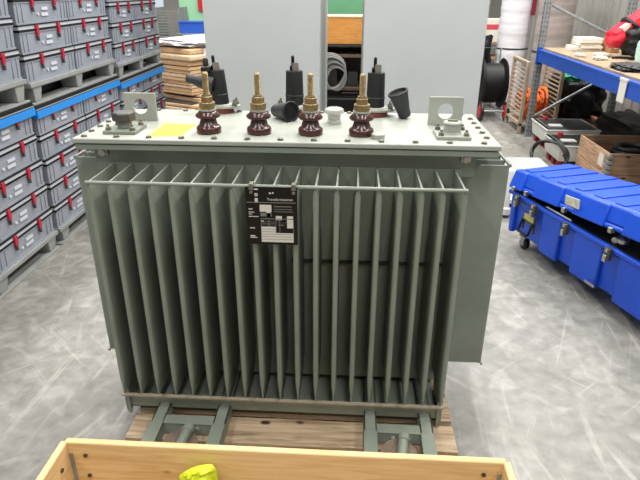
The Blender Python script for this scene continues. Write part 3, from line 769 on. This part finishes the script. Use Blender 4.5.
for i in range(8): MB().box(-.008, .03, -.012, -.0005, .02+i*.045, .05+i*.045).box(-.012, -.0005, -.005, .05, .02+i*.045, .05+i*.045).build('hinge_leaf', GALV, t, bevel=.003)
for i, (x, y, r) in enumerate([(2.82, 3.55, .17), (3.2, 3.6, .15)]):
    m = MB()
    for q in range(4): m.tube([(r*(1-.08*q)*math.cos(a), r*(1-.08*q)*math.sin(a), .03+.035*q) for a in [2*PI*s/30 for s in range(30)]], .024, 8, closed=True)
    m.lathe([(r*.8, 0), (r*.8, .1), (r*.3, .13), (0, .13)], None, 24)
    o = m.build('black_hose_roll', BLACKR); o.location = (x, y, FL+.2); tag(o, 'black hose roll inside the weathered crate, the %s one' % ['left', 'right'][i], 'hose')
t = thing('crate_filler', (2.98, 3.51, FL+.003), 'dark block supporting the hose rolls in the weathered crate', 'block')
MB().box(-.45, .45, -.3, .3, 0, .196).build('block', DARK, t)

# ------------------------------------------------------------------ pallet rack (right)
R_ = thing('pallet_rack', (2.4, 5.3, FL), 'pallet rack with galvanised posts, blue beams and a timber shelf', 'rack')
RX, RY, RZ = R_.location
def rpart(mb, name, m, **k):
    bmesh.ops.translate(mb.bm, verts=mb.bm.verts[:], vec=-Vector(R_.location)); return mb.build(name, m, k.pop('parent', R_), **k)
for (x, y) in ((2.42, 5.36), (3.36, 5.36), (2.42, 1.9), (3.36, 1.9)):
    mm = MB()
    mm.box(x-.035, x+.035, y-.035, y+.035, FL+.008, 2.2)
    po = rpart(mm, 'rack_post', GALV, bevel=.006)
    hl = MB()
    for i in range(48):
        z_ = FL+.06+i*.05
        for dx in (-.017, .012): hl.box(x+dx, x+dx+.007, y-.0365, y-.035, z_, z_+.02)
        hl.box(x-.0365, x-.035, y-.012, y-.004, z_, z_+.02).box(x-.0365, x-.035, y+.008, y+.016, z_, z_+.02)
    rpart(hl, 'post_slots', DARK, parent=po, smooth=False)
    rpart(MB().box(x-.06, x+.06, y-.06, y+.06, FL, FL+.008), 'foot_plate', GALV, parent=po)
for x in (2.375, 3.335):
    bb = rpart(MB().box(x, x+.045, 1.93, 5.33, .635, .77).box(x-.004, x+.002, 1.93, 5.33, .742, .77), 'rack_beam', RBLUE, bevel=.006)
    rpart(MB().box(x-.008, x+.05, 5.29, 5.33, .60, .79), 'beam_connector', RBLUE, parent=bb)
for y in (5.36, 1.9):
    for (a, c) in ((-.02, .52), (1.25, .86), (1.28, 1.75)):
        rpart(MB().cyl((2.45, y, a), (3.33, y, c), .016, 8), 'brace', GALV)
dk = MB()
for i in range(8): dk.box(2.42, 3.34, 1.96+i*.42, 2.36+i*.42, .762, .79)
rpart(dk, 'timber_shelf', wood('shelf_timber', (168, 146, 118), (128, 108, 86), 'y'), bevel=.003)
lt = thing('hanging_tag', (2.36, 2.93, .62), 'white paper tag wrapped over the blue rack beam', 'tag')
MB().box(.0, .008, 0, .12, -.03, .14).box(-.004, .014, -.004, .124, .135, .155).build('tag_sheet', PAPER, lt, bevel=.002)
# goods on the shelf
ZS = .79
for i in range(5):
    o = MB().box(-.11, .12, 0, .26, .001, .026).build('white_tile', PAPER, bevel=.003); o.location = (2.80+.01*math.sin(i*2), 4.9+.008*math.cos(i*3), ZS+i*.027)
    o.rotation_euler = (0, 0, .03*math.sin(i*5)); tag(o, 'white panel, %s in the small pile on the rack shelf' % ['bottom', 'second from bottom', 'middle', 'second from top', 'top'][i], 'panel', 'white panels on the rack shelf')
o = MB().frust((-.04, .04, 0, .2), (-.035, .035, 0, .2), 0, .05).build('white_block', PAPER, bevel=.005); o.location = (2.64, 4.9, ZS+.001); tag(o, 'small white block left of the white panel pile', 'block')
t = thing('cardboard_box', (2.99, 4.75, ZS+.001), 'narrow brown cardboard box beside the white panel pile', 'box')
MB().box(-.03, .06, 0, .25, 0, .14).build('box_body', CARD, t, bevel=.003); MB().box(.0, .04, -.003, 0, .04, .13).build('box_label', PAPER, t)
# red bag with black straps, leaning upward
t = thing('red_bag', (2.98, 4.36, ZS), 'long red bag with black straps and white tags on the rack shelf', 'bag')
M0 = Matrix.Translation((.04, 0, .33)) @ Matrix.Rotation(math.radians(-38), 4, 'Y')
def bagmesh(l, w_, h_, M, seed):
    bm = bmesh.new(); bmesh.ops.create_cube(bm, size=2); bmesh.ops.subdivide_edges(bm, edges=bm.edges[:], cuts=9, use_grid_fill=True)
    for v in bm.verts:
        p = v.co.copy(); p = p.lerp(p.normalized()*1.25, .5); p *= 1+noise.noise(p*2+Vector((seed, 0, 0)))*.13; v.co = M @ Vector((p.x*l, p.y*w_, p.z*h_))
    mm = MB(); mm.bm.free(); mm.bm = bm; return mm
bg = bagmesh(.30, .13, .085, M0, 1).build('bag_body', RED, t, ang=70)
for q in (-.1, .12, .26): MB().tube([M0 @ Vector((q, .158*math.cos(a), .108*math.sin(a))) for a in [2*PI*s/20 for s in range(20)]], .02, 6, closed=True).build('black_strap', BLK, bg)
for q in (-.2, .04): MB().box(q, q+.07, -.13, -.05, .05, .092, M0).build('white_tag', PAPER, bg, bevel=.003)
t = thing('red_satchel', (3.2, 3.72, ZS), 'second red bag standing behind the black holdall on the shelf', 'bag')
bagmesh(.14, .1, .20, Matrix.Translation((0, 0, .21)), 4).build('bag_body', RED, t, ang=70); MB().box(-.09, -.03, -.12, -.10, .26, .34).build('white_tag', PAPER, t)
lump(3.10, 4.22, ZS, .24, .16, .13, 'black_holdall', BLK, 'black soft holdall under the red bag on the rack shelf', 'bag', .2, 5)
lump(3.15, 4.62, ZS, .09, .09, .07, 'black_pouch', BLK, 'small black pouch behind the black holdall, next to the cardboard box', 'pouch', .2, 8)
lump(2.86, 3.78, ZS, .06, .08, .10, 'teal_container', TEAL, 'pale teal container at the right edge of the rack shelf', 'container', .12, 9)
lump(2.58, 3.38, ZS, .12, .16, .022, 'plastic_sleeve', GREYR, 'crumpled grey plastic sleeves near the shelf edge', 'plastic sleeve', .3, 11)
for i, (x, y, s) in enumerate([(2.60, 4.1, .05), (2.74, 4.4, .06), (2.50, 4.35, .04)]):
    lump(x, y, ZS, s*1.1, s, .014, 'white_rag', PAPER, ['small white rag nearest the shelf edge', 'larger white rag in the middle of the rack shelf', 'small white scrap left of the two white rags on the shelf'][i], 'rag', .3, 12+i)
o = MB().tube([(-.1, 0, .012), (-.03, .05, .012), (.05, .03, .012), (.1, -.05, .012), (.02, -.08, .012)], .01, 6).build('black_lead', BLK); o.location = (2.70, 4.16, ZS+.001); tag(o, 'short black lead curled beside the white rags on the shelf', 'cable'); o.location.x = 2.84
# below the shelf
t = thing('low_timber_base', (2.9, 4.0, FL), 'brown timber base under the black covers below the rack shelf', 'pallet')
MB().box(-.08, .6, 1.46, 2.5, 0, .12).build('timber_base', mat('reddish_timber', (140, 84, 52), .7, var=.15, scale=8), t, bevel=.01)
lump(3.12, 5.95, FL+.12, .25, .42, .24, 'black_tarpaulin', BLK, 'folded black tarpaulin pile under the rack shelf', 'tarpaulin', .25, 21)
lump(3.33, 4.6, FL, .22, .55, .17, 'black_cover', BLK, 'large black soft cover on the floor under the rack shelf', 'cover', .25, 23)
lump(2.98, 5.8, FL+.60, .1, .1, .045, 'green_netting', GREENN, 'green netting scrap on the black tarpaulin', 'netting', .35, 25)
o = MB().box(-.02, .02, -.03, .03, 0, .06).cyl((-.02, 0, .03), (-.09, -.02, .06), .02).build('wall_valve', mat('dark_red_metal', (92, 42, 38), .5)); o.location = (3.66, 5.1, .15); tag(o, 'small dark red valve on the grey wall right of the rack', 'valve')

# slatted timber stillage with orange cable
t = thing('slatted_stillage', (2.32, 5.45, FL), 'beige slatted timber stillage left of the rack post, orange cable inside', 'crate')
for (x, y) in ((0, 0), (0, .64), (.42, 0), (.42, .64)): MB().box(x, x+.04, y, y+.045, 0, .87).build('post', BEIGE, t, bevel=.004)
for x in (.012, .43):
    for i in range(13): MB().box(x, x+.014, .045, .64, .2+i*.052, .214+i*.052).build('slat', BEIGE, t)
MB().box(0, .46, .0, .685, .10, .13).build('stillage_floor', BEIGE, t)
MB().box(.0, .04, .045, .64, .845, .87).box(.42, .46, .045, .64, .845, .87).build('top_rail', BEIGE, t)
m = MB(); random.seed(3)
for i in range(26):
    cy, cz, r = .34+random.uniform(-.08, .08), .30+random.uniform(-.06, .10), random.uniform(.08, .14); cxx = .08+random.uniform(0, .28)
    tl = random.uniform(-.6, .6)
    m.tube([(cxx+tl*r*math.sin(a)*.3, cy+r*1.4*math.cos(a), max(.145, cz+r*math.sin(a))) for a in [2*PI*s/18 for s in range(18)]], .014, 6, closed=True)
o = m.build('orange_cable', ORANGE); o.location = (2.32, 5.45, FL); tag(o, 'tangled orange cable inside the slatted timber stillage', 'cable')
# black wheeled drum with red hubs
t = thing('wheeled_drum', (2.18, 6.58, FL), 'black wheeled drum with red wheel beside the slatted stillage', 'drum')
MB().lathe([(.12, -.17), (.32, -.17), (.34, -.14), (.27, -.12), (.27, .12), (.34, .14), (.32, .17), (.12, .17)], Matrix.Translation((.0, 0, .45)) @ Matrix.Rotation(PI/2, 4, 'Y'), 32).build('drum_body', BLK, t)
for sx in (-.2, .14):
    w_ = MB().cyl((sx, -.38, .13), (sx+.04, -.38, .13), .13, 28).build('wheel', BLACKR, t, bevel=.012)
    MB().cyl((sx-.006, -.38, .13), (sx+.046, -.38, .13), .09, 24).build('red_hub', REDP, w_, bevel=.01)
MB().cyl((-.16, -.38, .13), (.24, -.38, .13), .012).tube([(-.1, -.38, .13), (-.1, .1, .12), (-.1, .25, .9), (.14, .25, .9), (.14, .1, .12), (.14, -.38, .13)], .014).build('trolley_frame', GALV, t)
lump(2.0, 7.25, FL, .26, .2, .46, 'black_sack', BLK, 'black sack leaning behind the wheeled drum', 'sack', .22, 31)
# wrapped rolls
def roll(x, y, r, h, m, label, cat='roll'):
    t = thing('wrapped_roll', (x, y, FL), label, cat)
    pr = [(r*.9, 0)]; n = 40
    for i in range(n+1): pr.append((r*(1+.02*math.sin(i*2.1)+.015*math.sin(i*.9)), .01+h*i/n))
    pr.append((r*.8, h+.015))
    MB().lathe(pr, None, 32).build('film_wrap', m, t, ang=60)
    MB().lathe([(r*1.035, .86), (r*1.035, .875)], None, 32).build('black_tie', BLK, t)
    return t
t = roll(2.57, 7.22, .222, 2.0, WRAP, 'tall roll wrapped in shiny white film behind the stillage')
MB().box(.17, .21, -.2, -.12, 1.32, 1.62).build('red_stripe', mat('dull_red', (150, 40, 60), .6), t)
roll(2.98, 6.75, .24, 2.0, WRAPB, 'tall roll in dull brownish film between the white roll and the rack post')
# far goods left of the roll
t = thing('goods_shelf', (1.9, 8.6, FL), 'far shelf with brown boards between the right cabinet and the white roll', 'shelf')
for zz in (.55, .80): MB().box(0, 1.0, 0, .5, zz, zz+.03).build('shelf_board', CARD, t)
for x in (0, .96):
    for y in (0, .46): MB().box(x, x+.04, y, y+.04, 0, .8).build('leg', DARK, t)
t = thing('white_carton', (2.0, 8.6, FL+.831), 'white carton with pink-red print on the far shelf', 'carton')
MB().box(0, .9, 0, .4, 0, .36).build('carton_body', PAPER, t); MB().box(.0, .1, -.003, 0, .0, .3).box(.1, .8, -.003, 0, .2, .28).build('pink_print', PINK, t)
t = thing('folding_frame', (2.0, 7.75, FL), 'dark grey folded steel frame standing behind the black sack', 'frame')
MB().cyl((-.2, 0, .5), (.35, 0, .98), .02).cyl((-.2, 0, .95), (.2, 0, .45), .015).cyl((-.2, .1, 0), (-.2, 0, .95), .02).cyl((.35, .1, 0), (.35, 0, .98), .02).build('frame_tube', GALV, t)

# ------------------------------------------------------------------ lights
W_ = bpy.data.worlds.new('world'); bpy.context.scene.world = W_; W_.use_nodes = True
bgn = W_.node_tree.nodes['Background']; bgn.inputs[0].default_value = (1, .985, .96, 1); bgn.inputs[1].default_value = .36
def area(loc, size, size_y, power, color=(1, .98, .95), rot=(0, 0, 0)):
    l = bpy.data.lights.new('hall_lamp', 'AREA'); l.shape = 'RECTANGLE'; l.size = size; l.size_y = size_y; l.energy = power; l.color = color
    o = bpy.data.objects.new('hall_lamp', l); col.objects.link(o); o.location = loc; o.rotation_euler = rot; o['kind'] = 'structure'
for x in (-2.6, .6, 3.2):
    for y, pw_ in ((-2.5, 120), (2.2, 195), (6.5, 215)): area((x, y, 5.2), .35, 3.4, pw_)
# ------------------------------------------------------------------ camera
f, p, yw, r = 560., .425, .057, .004
F = Vector((-math.sin(yw)*math.cos(p), math.cos(yw)*math.cos(p), -math.sin(p)))
rt = Vector((math.cos(yw), math.sin(yw), 0)); up = rt.cross(F)
Rv = math.cos(r)*rt+math.sin(r)*up; Uv = -math.sin(r)*rt+math.cos(r)*up
cd = bpy.data.cameras.new('camera'); cam = bpy.data.objects.new('camera', cd); col.objects.link(cam)
cd.sensor_width = 36; cd.lens = f*36/640; cd.clip_start = .02
M = Matrix((( Rv.x, Uv.x, -F.x, .243), (Rv.y, Uv.y, -F.y, -1.664), (Rv.z, Uv.z, -F.z, 1.422), (0, 0, 0, 1)))
cam.matrix_world = M
sc = bpy.context.scene; sc.camera = cam
sc.view_settings.view_transform = 'Standard'; sc.view_settings.look = 'None'; sc.view_settings.gamma = 1; sc.view_settings.use_curve_mapping = False
sc.view_settings.exposure = 0.0
